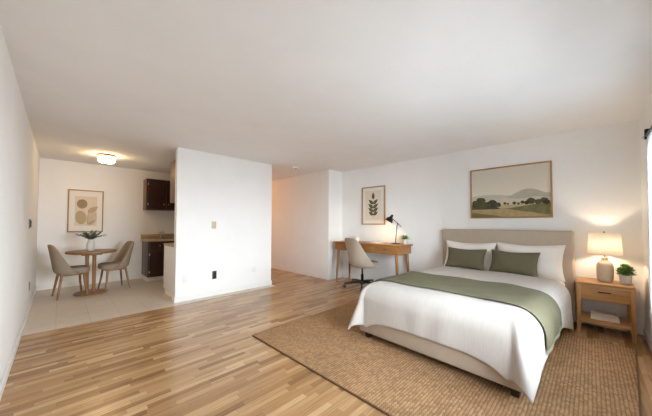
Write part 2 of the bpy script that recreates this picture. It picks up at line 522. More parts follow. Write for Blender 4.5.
def flush_light(label, loc, em):
    t = thing('ceiling_light', label, 'light', loc)
    MB().lathe([(0, 0), (.122, 0), (.127, -.008), (.127, -.032), (.117, -.034), (0, -.034)], n=40).build('mount_ring', M['brass'], t)
    MB().lathe([(.117, -.034), (.119, -.06), (.117, -.1), (.11, -.122), (.09, -.135), (0, -.139)], n=40).build('diffuser', em, t)
    MB().lathe([(0, -.138), (.011, -.140), (.013, -.148), (.007, -.158), (0, -.160)], n=16).build('finial', M['brass'], t)
    return t
EM_D = emit('dining_light_glow', (255, 214, 160), 30.0)
flush_light('round flush ceiling light glowing above the dining table', (.573, 6.06, H), EM_D)
EM_H = emit('hallway_light_glow', (255, 174, 84), 36.0)
flush_light('round flush ceiling light glowing deep in the hallway', (3.62, 7.25, H), EM_H)

# ------------------------------------------------------------------ pictures
def picture(name, label, loc, face, w, h, fr, depth, mount, paint):
    """local frame: x right, z up, picture looks towards -y"""
    rz = {'-y': 0, '-x': -PI / 2}[face]
    t = thing(name, label, 'picture', loc, rz)
    f = MB()
    for a, b, c, d in ((-w / 2, w / 2, h / 2 - fr, h / 2), (-w / 2, w / 2, -h / 2, -h / 2 + fr)):
        f.box(a, b, -depth, 0, c, d, .003)
    for a, b in ((-w / 2, -w / 2 + fr), (w / 2 - fr, w / 2)):
        f.box(a, b, -depth, 0, -h / 2 + fr, h / 2 - fr, .003)
    f.build('frame', M['frame_x'], t)
    if mount:
        MB().box(-w / 2 + fr, w / 2 - fr, -.012, -.002, -h / 2 + fr, h / 2 - fr).build('mount', M['mat_white'], t, smooth=False)
    paint(t, w, h, fr)
    return t
def disc(mb, cx, cz, rx, rz, y, rot=0, n=28):
    mb.poly([(cx + rx * math.cos(a) * math.cos(rot) - rz * math.sin(a) * math.sin(rot), y, cz + rx * math.cos(a) * math.sin(rot) + rz * math.sin(a) * math.cos(rot)) for a in [2 * PI * k / n for k in range(n)]])
def leafshape(mb, cx, cz, L, W, ang, y, n=12):
    pts = []
    for k in range(n + 1):
        s = k / n; pts.append((s * L, W * math.sin(PI * s ** .8) / 2))
    for k in range(n - 1, 0, -1):
        s = k / n; pts.append((s * L, -W * math.sin(PI * s ** .8) / 2))
    ca, sa = math.cos(ang), math.sin(ang)
    mb.poly([(cx + a * ca - b * sa, y, cz + a * sa + b * ca) for a, b in pts])
def art_abstract(t, w, h, fr):
    m = [plain('print_sand', (222, 208, 186), .9, var=.03), plain('ink_olive', (158, 138, 106), .9, var=.1, scale=40), plain('ink_tan', (190, 168, 134), .9, var=.08, scale=40), plain('ink_cream', (206, 188, 160), .9, var=.06, scale=40)]
    p = MB()
    iw, ih = w * .62, h * .70
    p.box(-iw / 2, iw / 2, -.014, -.012, -ih / 2, ih / 2)
    y = -.0146
    p.mi = 3; disc(p, .085, -.14, .075, .15, y, -.2)
    p.mi = 2; disc(p, -.075, -.13, .082, .135, y - .0005, .1)
    p.mi = 1; disc(p, -.06, .14, .078, .092, y - .0008)
    p.mi = 2; leafshape(p, .03, -.03, .2, .1, .7, y - .001)
    leafshape(p, .03, -.27, .16, .06, .65, y - .001)
    p.mi = 1; p.poly([(.018, y - .0012, -.28), (.024, y - .0012, -.28), (.04, y - .0012, .03), (.035, y - .0012, .03)])
    p.build('print', m, t, smooth=False)
picture('framed_picture', 'oak framed abstract leaf print hanging above the dining table', (.38, YD, 1.475), '-y', .535, .84, .02, .025, True, art_abstract)
def art_branch(t, w, h, fr):
    m = [plain('print_cream', (226, 214, 196), .9, var=.02), plain('ink_leaf', (88, 90, 62), .9, var=.15, scale=50)]
    p = MB()
    iw, ih = w * .70, h * .78
    p.box(-iw / 2, iw / 2, -.014, -.012, -ih / 2, ih / 2)
    p.mi = 1; y = -.0146
    p.poly([(-.004, y, -.27), (.004, y, -.27), (.002, y, .2), (-.002, y, .2)])
    leafshape(p, 0, .13, .15, .075, PI / 2, y - .0006)
    for k, (z, L) in enumerate(((.045, .15), (-.04, .155), (-.115, .15), (-.185, .135))):
        leafshape(p, .0, z - .015, L, .07, .72 - .06 * k, y - .0004 - k * .0002)
        leafshape(p, .0, z - .015, L, .07, PI - .72 + .06 * k, y - .0005 - k * .0002)
    p.build('print', m, t, smooth=False)
picture('framed_picture', 'oak framed green branch print hanging above the desk', (XB, 3.222, 1.617), '-x', .58, .80, .022, .028, True, art_branch)
def art_land(t, w, h, fr):
    k = NT('painted_sky')
    v = k.coords(); sp = k.n('ShaderNodeSeparateXYZ'); k.l(v, sp.inputs[0])
    nz = k.noise(v, 6, 3)
    q = k.math('ADD', sp.outputs[2], k.math('MULTIPLY', k.math('SUBTRACT', nz, .5), .12))
    k.l(k.ramp(k.math('MULTIPLY_ADD', q, 1.6, .5), [(.3, s2l((226, 216, 199))), (.9, s2l((208, 199, 184)))]), k.b.inputs['Base Color'])
    k.b.inputs['Roughness'].default_value = .9
    m = [k.m, plain('paint_far_hill', (194, 187, 170), .9, var=.05), plain('paint_hill', (178, 172, 155), .9, var=.06), plain('paint_mist', (204, 194, 170), .9, var=.05),
         plain('paint_field', (174, 152, 110), .9, var=.12, scale=14), plain('paint_meadow', (122, 114, 76), .9, var=.2, scale=18), plain('paint_tree', (84, 80, 54), .9, var=.3, scale=35), plain('paint_tree_dark', (64, 62, 44), .9, var=.3, scale=35), plain('paint_field_light', (182, 166, 128), .9, var=.08, scale=14)]
    iw, ih = w - 2 * fr, h - 2 * fr
    X = lambda u: (u - .5) * iw
    Z = lambda v: (v - .5) * ih
    p = MB(); p.box(-iw / 2, iw / 2, -.014, -.004, -ih / 2, ih / 2)
    lay = [0]
    def band(mi, top, bot):
        lay[0] += 1; y = -.0142 - lay[0] * .0003
        p.mi = mi
        us = [i / 24 for i in range(25)]
        p.poly([(X(u), y, Z(bot(u))) for u in us] + [(X(u), y, Z(top(u))) for u in reversed(us)])
    band(1, lambda u: .44 + .025 * math.sin(u * 7), lambda u: .3)
    band(2, lambda u: .36 + .18 * math.exp(-((u - .74) / .2) ** 2) + .10 * max(0, u - .7), lambda u: .3)
    band(3, lambda u: .37 + .012 * math.sin(u * 17), lambda u: .22)
    band(8, lambda u: .24, lambda u: .12)
    band(5, lambda u: .17 + .1 * max(0, (u - .5)) / .5 if u > .5 else .17, lambda u: 0)
    band(4, lambda u: .19 - .16 * max(0, u - .35) / .65, lambda u: 0)
    band(5, lambda u: max(.001, .10 - .22 * u), lambda u: 0)
    band(6, lambda u: max(.16, .27 - .12 * max(0, u - .3) / .1) if u < .4 else .16, lambda u: .16)
    def tree(u, v, r, mi, k):
        lay[0] += 1; y = -.0142 - lay[0] * .0003
        p.mi = mi; n = 22
        rr = random.Random(k)
        p.poly([(X(u) + r * iw * (1 + rr.uniform(-.12, .12)) * math.cos(2 * PI * i / n), y, max(Z(.02), Z(v) + r * iw * .95 * (1 + rr.uniform(-.12, .12)) * math.sin(2 * PI * i / n))) for i in range(n)])
    for i, (u, v, r, mi) in enumerate(((.05, .3, .045, 6), (.13, .33, .07, 6), (.03, .25, .028, 7), (.1, .26, .05, 6), (.2, .27, .04, 6), (.29, .28, .062, 7), (.37, .25, .038, 6), (.25, .24, .03, 6),
                                      (.46, .27, .022, 6), (.5, .26, .016, 6), (.58, .27, .024, 6), (.63, .26, .018, 6), (.68, .28, .026, 6), (.78, .3, .05, 6), (.73, .27, .03, 7), (.86, .28, .038, 6), (.93, .3, .045, 6), (.955, .27, .035, 7))):
        tree(u, v, r, mi, i)
    p.build('canvas', m, t, smooth=False)
picture('framed_picture', 'wide oak framed landscape painting hanging above the headboard', (XB, .85, 1.71), '-x', 1.0, .765, .018, .032, False, art_land)

# ------------------------------------------------------------------ kitchen corner
CX = 1.336
def door(t, x0, x1, z0, z1, y, knob, hinge, m):
    d = MB()
    d.box(x0 + .004, x1 - .004, y - .02, y, z0, z1, .003)
    dd = d.build('door', m, t)
    pm = MB()
    iw = .055
    pm.box(x0 + .004, x1 - .004, y - .027, y - .019, z1 - iw, z1, .002).box(x0 + .004, x1 - .004, y - .027, y - .019, z0, z0 + iw, .002)
    pm.box(x0 + .004, x0 + .004 + iw, y - .027, y - .019, z0 + iw, z1 - iw, .002).box(x1 - .004 - iw, x1 - .004, y - .027, y - .019, z0 + iw, z1 - iw, .002)
    pm.build('panel_moulding', m, dd)
    if knob:
        k = MB().lathe([(.006, 0), (.006, .012), (.015, .02), (.013, .028), (0, .03)], n=16).build('knob', M['steel'], dd)
        k.rotation_euler = (PI / 2, 0, 0); k.location = (knob[0], y - .026, knob[1])
    for hz in hinge[1:]:
        MB().box(hinge[0] - .01, hinge[0] + .01, y - .03, y - .018, hz - .022, hz + .022, .003).build('hinge', M['steel'], dd)
def wall_cab(label, x0, x1, z0, z1):
    t = thing('wall_cabinet', label, 'cabinet', (0, 0, 0), group=None)
    yf = YD - .325
    MB().box(x0, x1, yf, YD, z0, z1, .002).build('body', M['lit_cherry_brown_wood'], t)
    MB().box(x0 - .0005, x1, yf - .004, yf + .02, z0, z1).build('face_frame', M['cherry'], t, smooth=False)
    xm = (x0 + x1) / 2
    door(t, x0 + .02, xm, z0 + .02, z1 - .02, yf - .004, (xm - .045, z0 + .12), (x0 + .03, z0 + .12, z1 - .12), M['cherry'])
    door(t, xm, x1 - .02, z0 + .02, z1 - .02, yf - .004, (xm + .045, z0 + .12), (x1 - .03, z0 + .12, z1 - .12), M['cherry'])
wall_cab('dark cherry wall cabinet with two doors above the sink', CX, 2.09, 1.535, 2.215)
wall_cab('dark cherry wall cabinet hidden behind the partition', 2.094, 2.94, 1.535, 2.215)
def base_cab(label, x0, x1):
    t = thing('base_cabinet', label, 'cabinet', (0, 0, 0))
    yf = YD - .575
    MB().box(x0, x1, yf, YD, .09, .84, .002).build('body', M['cherry'], t)
    MB().box(x0 + .003, x1, yf + .05, YD, 0, .09).build('toe_kick', M['trim'], t, smooth=False)
    dr = MB().box(x0 + .02, x1 - .02, yf - .02, yf, .68, .815, .004).build('drawer', M['cherry'], t)
    k = MB().lathe([(.006, 0), (.006, .012), (.015, .02), (.013, .028), (0, .03)], n=16).build('knob', M['steel'], dr)
    k.rotation_euler = (PI / 2, 0, 0); k.location = ((x0 + x1) / 2, yf - .02, .75)
    door(t, x0 + .016, x1 - .016, .115, .655, yf, (x1 - .06, .6), (x0 + .026, .2, .57), M['cherry'])
base_cab('dark cherry base cabinet with drawer and door beneath the tan worktop', CX, 1.76)
base_cab('dark cherry base cabinet behind the partition at the kitchen wall', 1.764, 2.35)
base_cab('dark cherry base cabinet in the far kitchen corner', 2.354, 2.94)
wt = thing('worktop', 'tan laminate worktop with backsplash along the dining wall', 'worktop', (0, 0, 0))
MB().box(CX - .03, 2.945, YD - .61, YD, .84, .88, .006).build('slab', M['worktop'], wt)
MB().box(CX - .03, 2.945, YD - .02, YD, .88, .985, .004).build('backsplash', M['worktop'], wt)
sk = thing('sink', 'steel kitchen sink set in the tan worktop', 'sink', (1.86, YD - .3, .88))
MB().box(-.24, .24, -.2, -.18, 0, .006, .002).box(-.24, .24, .18, .2, 0, .006, .002).box(-.24, -.22, -.18, .18, 0, .006, .002).box(.22, .24, -.18, .18, 0, .006, .002).build('rim', M['steel'], sk)
MB().box(-.22, .22, -.18, .18, 0, .002).build('basin', plain('basin_steel', (120, 120, 120), .3, 1), sk)
fc = thing('faucet', 'steel kitchen faucet behind the sink', 'faucet', (1.68, YD - .09, .88))
MB().lathe([(0, 0), (.028, 0), (.028, .012), (.016, .02), (.015, .05), (0, .05)], n=20).build('base', M['steel'], fc)
MB().tube([(0, 0, .05), (0, 0, .12), (.01, -.02, .15), (.03, -.08, .155), (.035, -.12, .13)], [.013, .012, .011, .01, .01], 12).build('spout', M['steel'], fc)
MB().tube([(0, 0, .1), (-.03, .0, .14), (-.06, -.01, .15)], [.007, .006, .006], 10).build('lever', M['steel'], fc)
# unit and wall cabinet on the back of the partition
wc = thing('base_cabinet', 'white painted cabinet behind the end of the partition', 'cabinet', (0, 0, 0))
y0, y1 = YP + T + .004, 5.41
MB().box(CX, 1.95, y0, y1, .09, .84, .002).build('body', M['cabinet_white'], wc)
MB().box(CX + .012, 1.95, y0, y1 - .05, 0, .09).build('toe_kick', M['cabinet_white'], wc, smooth=False)
for a, b in ((CX + .01, 1.64), (1.645, 1.94)):
    d = MB().box(a, b, y1, y1 + .02, .11, .83, .003).build('door', M['cabinet_white'], wc)
    MB().box((a + b) / 2 - .05, (a + b) / 2 + .05, y1 + .02, y1 + .035, .70, .712, .003).build('handle', M['steel'], d)
wt2 = MB().box(CX - .004, 2.945, y0, y1 + .03, .84, .878, .006).build('worktop', M['worktop'])
tag(wt2, 'tan laminate worktop on the white cabinet behind the partition', 'worktop')
bc2 = thing('base_cabinet', 'white painted cabinet under the hidden end of the partition worktop', 'cabinet', (0, 0, 0))
MB().box(1.955, 2.94, y0, y1, .09, .84, .002).build('body', M['cabinet_white'], bc2)
MB().box(1.955, 2.94, y0, y1 - .05, 0, .09).build('toe_kick', M['cabinet_white'], bc2, smooth=False)
for a, b in ((1.965, 2.44), (2.445, 2.93)):
    MB().box(a, b, y1, y1 + .02, .11, .83, .003).build('door', M['cabinet_white'], bc2)
uc = thing('wall_cabinet', 'light brown wood wall cabinet on the back of the partition', 'cabinet', (0, 0, 0))
MB().box(XP1 + .006, 2.5, y0, 4.99, 1.575, 2.27, .002).build('body', M['lit_cherry_brown_wood'], uc)
for a, b in ((XP1 + .01, 1.9), (1.905, 2.495)):
    MB().box(a, b, 4.99, 5.01, 1.585, 2.26, .003).build('door', M['cherry'], uc)

# ------------------------------------------------------------------ dining set
TX, TY = .425, 6.27
dt = thing('dining_table', 'round brown wooden pedestal dining table', 'table', (TX, TY, 0))
MB().lathe([(0, .700), (.28, .702), (.333, .712), (.346, .722), (.346, .742), (.34, .748), (0, .748)], n=64).build('tabletop', M['walnut_x'], dt)
MB().lathe([(0, 0), (.225, 0), (.23, .006), (.23, .02), (.223, .026), (0, .028)], n=56).build('base_plate', M['walnut_x'], dt)
for a, b in (((.03, -.055), (.03, -.055)), ((-.055, .05), (-.06, .055))):
    MB().tube([(a[0], a[1], .026), (b[0] * .7 + a[0] * .3, b[1] * .7 + a[1] * .3, .55), (b[0], b[1], .68)], [.026, .026, .029], 18).build('column', M['walnut_z'], dt)
MB().box(-.14, .13, -.13, .13, .675, .701, .006).build('support_plate', M['walnut_x'], dt)

def shell_back(hw0, hw1, z0, z1, x0, x1, wrap0, wrap1, p=1.4, drop=.2):
    """curved upholstered back: wide wrap at the seat, rounded top corners"""
    def fn(u, t):
        s = 2 * u - 1
        zt = z1 - (z1 - z0) * drop * abs(s) ** 4.5
        z = z0 + (zt - z0) * t
        q = (z - z0) / (z1 - z0)
        hw = hw0 + (hw1 - hw0) * q
        wr = wrap0 * (1 - q) ** p + wrap1
        xb = x0 + (x1 - x0) * q
        if t < .12: xb += .05 * (1 - t / .12) ** 2
        return (xb + wr * abs(s) ** 2.4, hw * math.sin(s * PI / 2 * .92) / math.sin(PI / 2 * .92), z)
    return fn
def cushion(mb, hx0, hx1, hy, z0, z1, round_=.05, n=28, pw=3.4, taper=.9):
    """soft seat pad: rounded-square plan, domed top"""
    cx = (hx0 + hx1) / 2; ax = (hx1 - hx0) / 2
    def fn(u, v):
        a = 2 * PI * u
        ca, sa = math.cos(a), math.sin(a)
        rr = (abs(ca) ** pw + abs(sa) ** pw) ** (-1 / pw)
        prof = [(0, z0), (.86, z0), (.97, z0 + .2 * (z1 - z0)), (1, z0 + .5 * (z1 - z0)), (.97, z1 - .16 * (z1 - z0)), (.88, z1 - .02 * (z1 - z0)), (.6, z1 + .004), (0, z1 + .007)]
        k = v * (len(prof) - 1); i = min(int(k), len(prof) - 2); f = k - i
        r = prof[i][0] * (1 - f) + prof[i + 1][0] * f; z = prof[i][1] * (1 - f) + prof[i + 1][1] * f
        x = cx + ax * rr * r * ca
        tp = 1 - (1 - taper) * (1 - (x - hx0) / (hx1 - hx0))
        return (x, hy * rr * r * sa * tp, z)
    mb.grid(fn, 48, 29, wrapu=True)
    return mb
def dining_chair():
    t = thing('dining_chair', '', 'chair', (0, 0, 0), 0, 'upholstered dining chairs at the round table')
    cushion(MB(), -.19, .228, .212, .385, .488, taper=.94).build('seat', M['taupe'], t, angle=180)
    MB().grid(shell_back(.212, .185, .40, .885, -.175, -.25, .17, .035), 33, 33).build('backrest', M['taupe'], t, angle=180, solid=(.036, 1), sub=1)
    fr = MB()
    fr.box(-.15, .15, -.15, -.128, .36, .396, .004).box(-.15, .15, .128, .15, .36, .396, .004).box(.128, .15, -.128, .128, .36, .396, .004).box(-.15, -.128, -.128, .128, .36, .396, .004)
    fr.build('seat_frame', M['walnut_x'], t)
    for sx, sy in ((1, 1), (1, -1), (-1, 1), (-1, -1)):
        MB().tube([(sx * .135, sy * .15, .392), (sx * .15 - (.012 if sx < 0 else 0), sy * .18, .2), (sx * .18 - (.01 if sx < 0 else 0), sy * .215, 0)], [.019, .0165, .0125], 14).build('leg', M['walnut_z'], t)
    return t
c1 = dining_chair(); c1.location = (.165, 6.27, 0); c1.rotation_euler[2] = math.radians(8)
c1['label'] = 'taupe dining chair left of the round table, nearest the left wall'
c2 = copy_tree(c1); c2.location = (.755, 6.40, 0); c2.rotation_euler[2] = math.radians(188)
c2['label'] = 'taupe dining chair right of the round table, nearest the kitchen'

va = MB().lathe([(0, 0), (.036, 0), (.046, .012), (.058, .055), (.06, .095), (.055, .14), (.041, .178), (.034, .19), (.037, .2), (.032, .2), (.029, .188), (.036, .172), (.047, .14), (.051, .1), (.047, .05), (.034, .02), (0, .016)], n=40).build('vase', M['ceramic'])
va.location = (.405, 6.24, .748)
tag(va, 'rounded white ceramic vase on the dining table', 'vase')
def branch(az, elev, L, k):
    r = random.Random(k); b = MB()
    d = Vector((math.cos(az) * math.cos(elev), math.sin(az) * math.cos(elev), math.sin(elev)))
    p0 = Vector((-.01 * d.x, -.01 * d.y, .06)); p1 = Vector((.024 * math.cos(az), .024 * math.sin(az), .2))
    pts = [p0, p1]
    for i in range(1, 6):
        s = i / 5; pts.append(p1 + d * L * s - Vector((0, 0, .05 * s * s * L / .25)))
    st = b.tube(pts, [.003] * 5 + [.002, .0012], 6)
    leaves = MB()
    for i in range(2, len(pts)):
        a, c = pts[i - 1], pts[i]
        for q in (.15, .5, .85):
            pp = a.lerp(c, q); tdir = (c - a).normalized()
            for sgn in (-1, 1):
                sd = tdir.cross(Vector((0, 0, 1))).normalized() * sgn
                leaves.leaf(pp, tdir * .6 + sd * .8 + Vector((0, 0, r.uniform(-.1, .5))), Vector((0, 0, 1)), r.uniform(.04, .06), r.uniform(.019, .028), .2)
    leaves.leaf(pts[-1], d, (0, 0, 1), .06, .03)
    o = thing('eucalyptus_branch', 'leafy green eucalyptus branch standing in the white vase', 'branch', va.location, 0, 'eucalyptus branches in the dining table vase')
    b.build('stem', M['stem'], o); leaves.build('leaves', M['euc'], o, smooth=False)
for i, (az, el, L) in enumerate(((2.4, .45, .21), (-.75, .40, .21), (2.0, .8, .16), (-.3, .85, .16), (.8, .6, .17), (-2.2, .6, .17), (3.0, .55, .16), (-1.4, .55, .17), (1.4, 1.1, .14), (-2.8, 1.0, .14), (-.9, 1.1, .14))):
    branch(az, el + .12, L * 1.08, 40 + i)

# ------------------------------------------------------------------ desk corner
DX0, DX1, DY0, DY1, DZ = 4.12, 4.635, 2.33, 3.88, .86
dk = thing('desk', 'oak writing desk with tapered legs against the wall', 'desk', ((DX0 + DX1) / 2, (DY0 + DY1) / 2, 0))
hx, hy = (DX1 - DX0) / 2, (DY1 - DY0) / 2
MB().box(-hx, hx, -hy, hy, DZ - .028, DZ, .004).build('desktop', M['oak_y'], dk)
MB().box(-hx + .03, hx - .02, -hy + .03, hy - .03, DZ - .17, DZ - .028, .003).build('apron', M['oak_y'], dk)
for y0_, y1_, kn in ((-hy + .06, -.26, 1), (-.25, .25, 1), (.26, hy - .06, 1)):
    d = MB().box(-hx + .012, -hx + .032, y0_, y1_, DZ - .158, DZ - .040, .003).build('drawer', M['oak_y'], dk)
    MB().box(-hx - .004, -hx + .013, (y0_ + y1_) / 2 - .03, (y0_ + y1_) / 2 + .03, DZ - .088, DZ - .078, .003).build('handle', M['darkmetal'], d)
for sx, sy in ((-1, 1), (-1, -1), (1, 1), (1, -1)):
    MB().tube([(sx * (hx - .07), sy * (hy - .09), DZ - .17), (sx * (hx - .06), sy * (hy - .075), .4), (sx * (hx - .045), sy * (hy - .055), 0)], [.029, .023, .015], 16).build('leg', M['oak_z'], dk)

oc = thing('office_chair', 'oatmeal upholstered swivel chair on a black five star base at the desk', 'chair', (4.215, 3.185, 0), math.radians(-20))
cushion(MB(), -.21, .31, .25, .42, .50, taper=.92).build('seat', M['oatmeal'], oc, angle=180)
MB().grid(shell_back(.262, .215, .415, .965, -.195, -.285, .28, .05, p=1.5), 33, 33).build('backrest', M['oatmeal'], oc, angle=180, solid=(.034, 1), sub=1)
MB().box(-.1, .1, -.08, .08, .405, .432, .006).build('seat_plate', M['black'], oc)
MB().tube([(0, 0, .08), (0, 0, .25)], .028, 18).tube([(0, 0, .25), (0, 0, .41)], .017, 16).build('gas_lift', M['blackmetal'], oc)
MB().tube([(.02, -.05, .415), (.03, -.16, .405), (.04, -.21, .40)], [.006, .006, .009], 10).build('height_lever', M['black'], oc)
MB().lathe([(0, .065), (.045, .065), (.048, .075), (.045, .125), (.034, .135), (0, .135)], n=24).build('hub', M['black'], oc)
for k in range(5):
    a = 2 * PI * k / 5 + math.radians(163)
    ca, sa = math.cos(a), math.sin(a)
    arm = MB().tube([(.03 * ca, .03 * sa, .105), (.18 * ca, .18 * sa, .10), (.355 * ca, .355 * sa, .082)], [.026, .021, .014], 10).build('base_arm', M['black'], oc)
    cs = MB().tube([(.35 * ca, .35 * sa, .085), (.35 * ca, .35 * sa, .05)], .008, 8)
    wx, wy = -sa, ca
    for sgn in (-1, 1):
        c0 = Vector((.355 * ca, .355 * sa, .027)) + Vector((wx, wy, 0)) * sgn * .006
        cs.tube([c0, c0 + Vector((wx, wy, 0)) * sgn * .018], .027, 16)
    cs.build('caster', M['black'], arm)

# desk lamp
LX, LY = 4.44, 2.585
dl = thing('desk_lamp', 'dark bronze jointed desk lamp glowing on the desk', 'lamp', (LX, LY, DZ))
MB().lathe([(0, 0), (.082, 0), (.085, .004), (.085, .013), (.076, .019), (0, .021)], n=36).build('base', M['darkmetal'], dl)
MB().tube([(-.0, -.0, .02), (-.015, -.04, .33), (-.012, -.055, .365)], .0075, 12).build('post', M['darkmetal'], dl)
MB().tube([(-.012, -.125, .325), (-.012, -.055, .385), (-.03, .075, .50)], .006, 10).build('arm', M['darkmetal'], dl)
MB().lathe([(0, -.014), (.012, -.012), (.012, .012), (0, .014)], (-.012, -.055, .38), n=14).build('joint', M['darkmetal'], dl)
hd = MB().lathe([(.012, .10), (.018, .105), (.024, .085), (.03, .05), (.058, .02), (.075, -.035), (.073, -.035), (.054, .018), (.026, .045), (.012, .07)], n=28).build('lamp_head', [M['darkmetal']], dl)
hd.location = (-.04, .095, .455); hd.rotation_euler = (math.radians(28), math.radians(14), 0)
bl = MB().lathe([(0, -.03), (.016, -.024), (.022, -.006), (.018, .012), (.01, .03), (0, .032)], n=18).build('bulb', emit('desk_bulb', (255, 214, 150), 320), dl)
bl.location = (-.045, .105, .452)

def pot_plant(label, loc, r, hgt, fol, n, leaf, lw, seed, mp, group=None):
    t = thing('potted_plant', label, 'plant', loc)
    MB().lathe([(0, 0), (r * .82, 0), (r * .88, .006), (r, hgt * .9), (r * 1.0, hgt), (r * .9, hgt), (r * .86, hgt * .86), (0, hgt * .84)], n=32).build('pot', mp, t)
    MB().lathe([(0, hgt * .88), (r * .87, hgt * .865)], n=24).build('soil', M['soil'], t)
    r_ = random.Random(seed); f = MB()
    for i in range(n):
        az = r_.uniform(0, 2 * PI); el = r_.uniform(.1, 1.5); q = r_.uniform(.35, 1) ** .6
        d = Vector((math.cos(az) * math.cos(el), math.sin(az) * math.cos(el), math.sin(el)))
        b = Vector((d.x * r * .35, d.y * r * .35, hgt * .88))
        p = Vector((d.x * fol[0] * q, d.y * fol[0] * q, hgt * .95 + d.z * fol[1] * q))
        if i % 4 == 0: f.tube([b, b.lerp(p, .6) + Vector((0, 0, .008)), p], [.0014, .0012, .0008], 5)
        f.leaf(p - d * leaf * .4, d + Vector((r_.uniform(-.5, .5), r_.uniform(-.5, .5), r_.uniform(-.2, .5))), (r_.uniform(-.3, .3), r_.uniform(-.3, .3), 1), leaf * r_.uniform(.8, 1.2), lw * r_.uniform(.8, 1.2), .25)
    f.build('foliage', M['leaf'], t, smooth=False)
    return t
pp = thing('potted_plant', 'small spiky green plant in a pale pot on the desk', 'plant', (4.53, 2.44, DZ))
MB().lathe([(0, 0), (.04, 0), (.044, .005), (.05, .085), (.05, .092), (.045, .092), (.043, .08), (0, .078)], n=32).build('pot', M['concrete'], pp)
MB().lathe([(0, .083), (.044, .08)], n=24).build('soil', M['soil'], pp)
f = MB(); r_ = random.Random(5)
for i in range(120):
    az = r_.uniform(0, 2 * PI); el = r_.uniform(.2, 1.45)
    d = Vector((math.cos(az) * math.cos(el), math.sin(az) * math.cos(el), math.sin(el)))
    f.leaf((d.x * .022, d.y * .022, .082), d, (0, 0, 1), r_.uniform(.07, .115), .013, .25)
f.build('foliage', M['leaf'], pp, smooth=False)

nb = thing('notebook', 'thin open white notebook lying on the desk', 'notebook', (4.36, 2.98, DZ), math.radians(-6))
MB().box(-.1, .1, -.15, .15, 0, .004, .001).build('cover', M['book_b'], nb)
for s in (-1, 1):
    MB().grid(lambda u, v, s=s: (-.095 + .19 * u, s * (.002 + .142 * v), .0045 + .008 * math.sin(PI * min(1, v * 1.15 + .08)) * (1 - v) + .002 * (1 - v)), 8, 14).build('pages', M['paper'], nb, solid=(.0015, 1))
jr = thing('lidded_jar', 'small white lidded jar on the desk behind the swivel chair', 'jar', (4.47, 3.53, DZ))
MB().lathe([(0, 0), (.05, 0), (.055, .006), (.055, .075), (.05, .081), (0, .081)], n=32).build('body', M['ceramic'], jr)
MB().lathe([(0, .081), (.057, .081), (.057, .092), (.05, .096), (.012, .098), (.009, .104), (.013, .112), (0, .116)], n=32).build('lid', M['ceramic'], jr)

# ------------------------------------------------------------------ rug
rx0, rx1, ry0, ry1 = 1.522, 4.04, -.255, 2.66
rug = thing('rug', 'large woven tan jute rug under the bed', 'rug', ((rx0 + rx1) / 2, (ry0 + ry1) / 2, 0), math.radians(0))
a, b = (rx1 - rx0) / 2, (ry1 - ry0) / 2
def skew(mb):   # the hand-woven edge by the nightstand is not quite square
    for v in mb.bm.verts:
        if v.co.y < 0: v.co.y += ((a - v.co.x) * .064 - .05)
    return mb
skew(MB().box(-a + .012, a - .012, -b + .012, b - .012, 0, .012)).build('weave', M['jute'], rug, smooth=False)
skew(MB().box(-a, -a + .012, -b, b, 0, .0125, .003).box(a - .012, a, -b, b, 0, .0125, .003).box(-a + .012, a - .012, -b, -b + .012, 0, .0125, .003).box(-a + .012, a - .012, b - .012, b, 0, .0125, .003)).build('edge_strip', M['jute_edge'], rug)
RZ = .0125

# ------------------------------------------------------------------ bed
BR = math.radians(-2.8)
BO = Vector((4.617, .957, RZ))
bed = thing('bed', 'taupe upholstered double bed with a tall plain headboard', 'bed', BO, BR)
BM = Matrix.Translation(BO) @ Matrix.Rotation(BR, 4, 'Z')
MB().box(-.10, 0, -.815, .815, .02, 1.142, .022, 4).build('headboard', M['bedfab'], bed)
rl_ = MB()
rl_.box(-2.31, -2.24, -.75, .75, .06, .335, .016, 3).box(-2.24, -.1, -.75, -.70, .07, .335, .014, 3).box(-2.24, -.1, .70, .75, .07, .335, .014, 3)
rl_.build('bed_base', M['bedfab'], bed)
MB().box(-2.24, -.1, -.70, .70, .27, .33).build('slat_deck', M['oak_x'], bed, smooth=False)
for x, y in ((-2.255, .66), (-2.255, -.67), (-.2, .66), (-.2, -.66), (-1.2, 0)):
    MB().box(x - .03, x + .03, y - .03, y + .03, 0, .075 if x != -1.2 else .272, .004, taper=(.8, .8)).build('leg', plain('dark_leg', (46, 36, 30), .5), bed)
ZM = .53
def bedthing(name, label, cat):
    return thing(name, label, cat, BM @ Vector((0, 0, 0)), BR)
mt = bedthing('mattress', 'white sheeted mattress in the bed, edge showing beside the pillows', 'mattress')
MB().box(-2.25, -.105, -.735, .735, .336, ZM, .06, 5).build('fitted_sheet', M['linen2'], mt)
MB().tube([(-.165, -.737, .36), (-2.19, -.737, .36)], .004, 8).tube([(-.165, .737, .36), (-2.19, .737, .36)], .004, 8).build('piping', M['linen2'], mt)

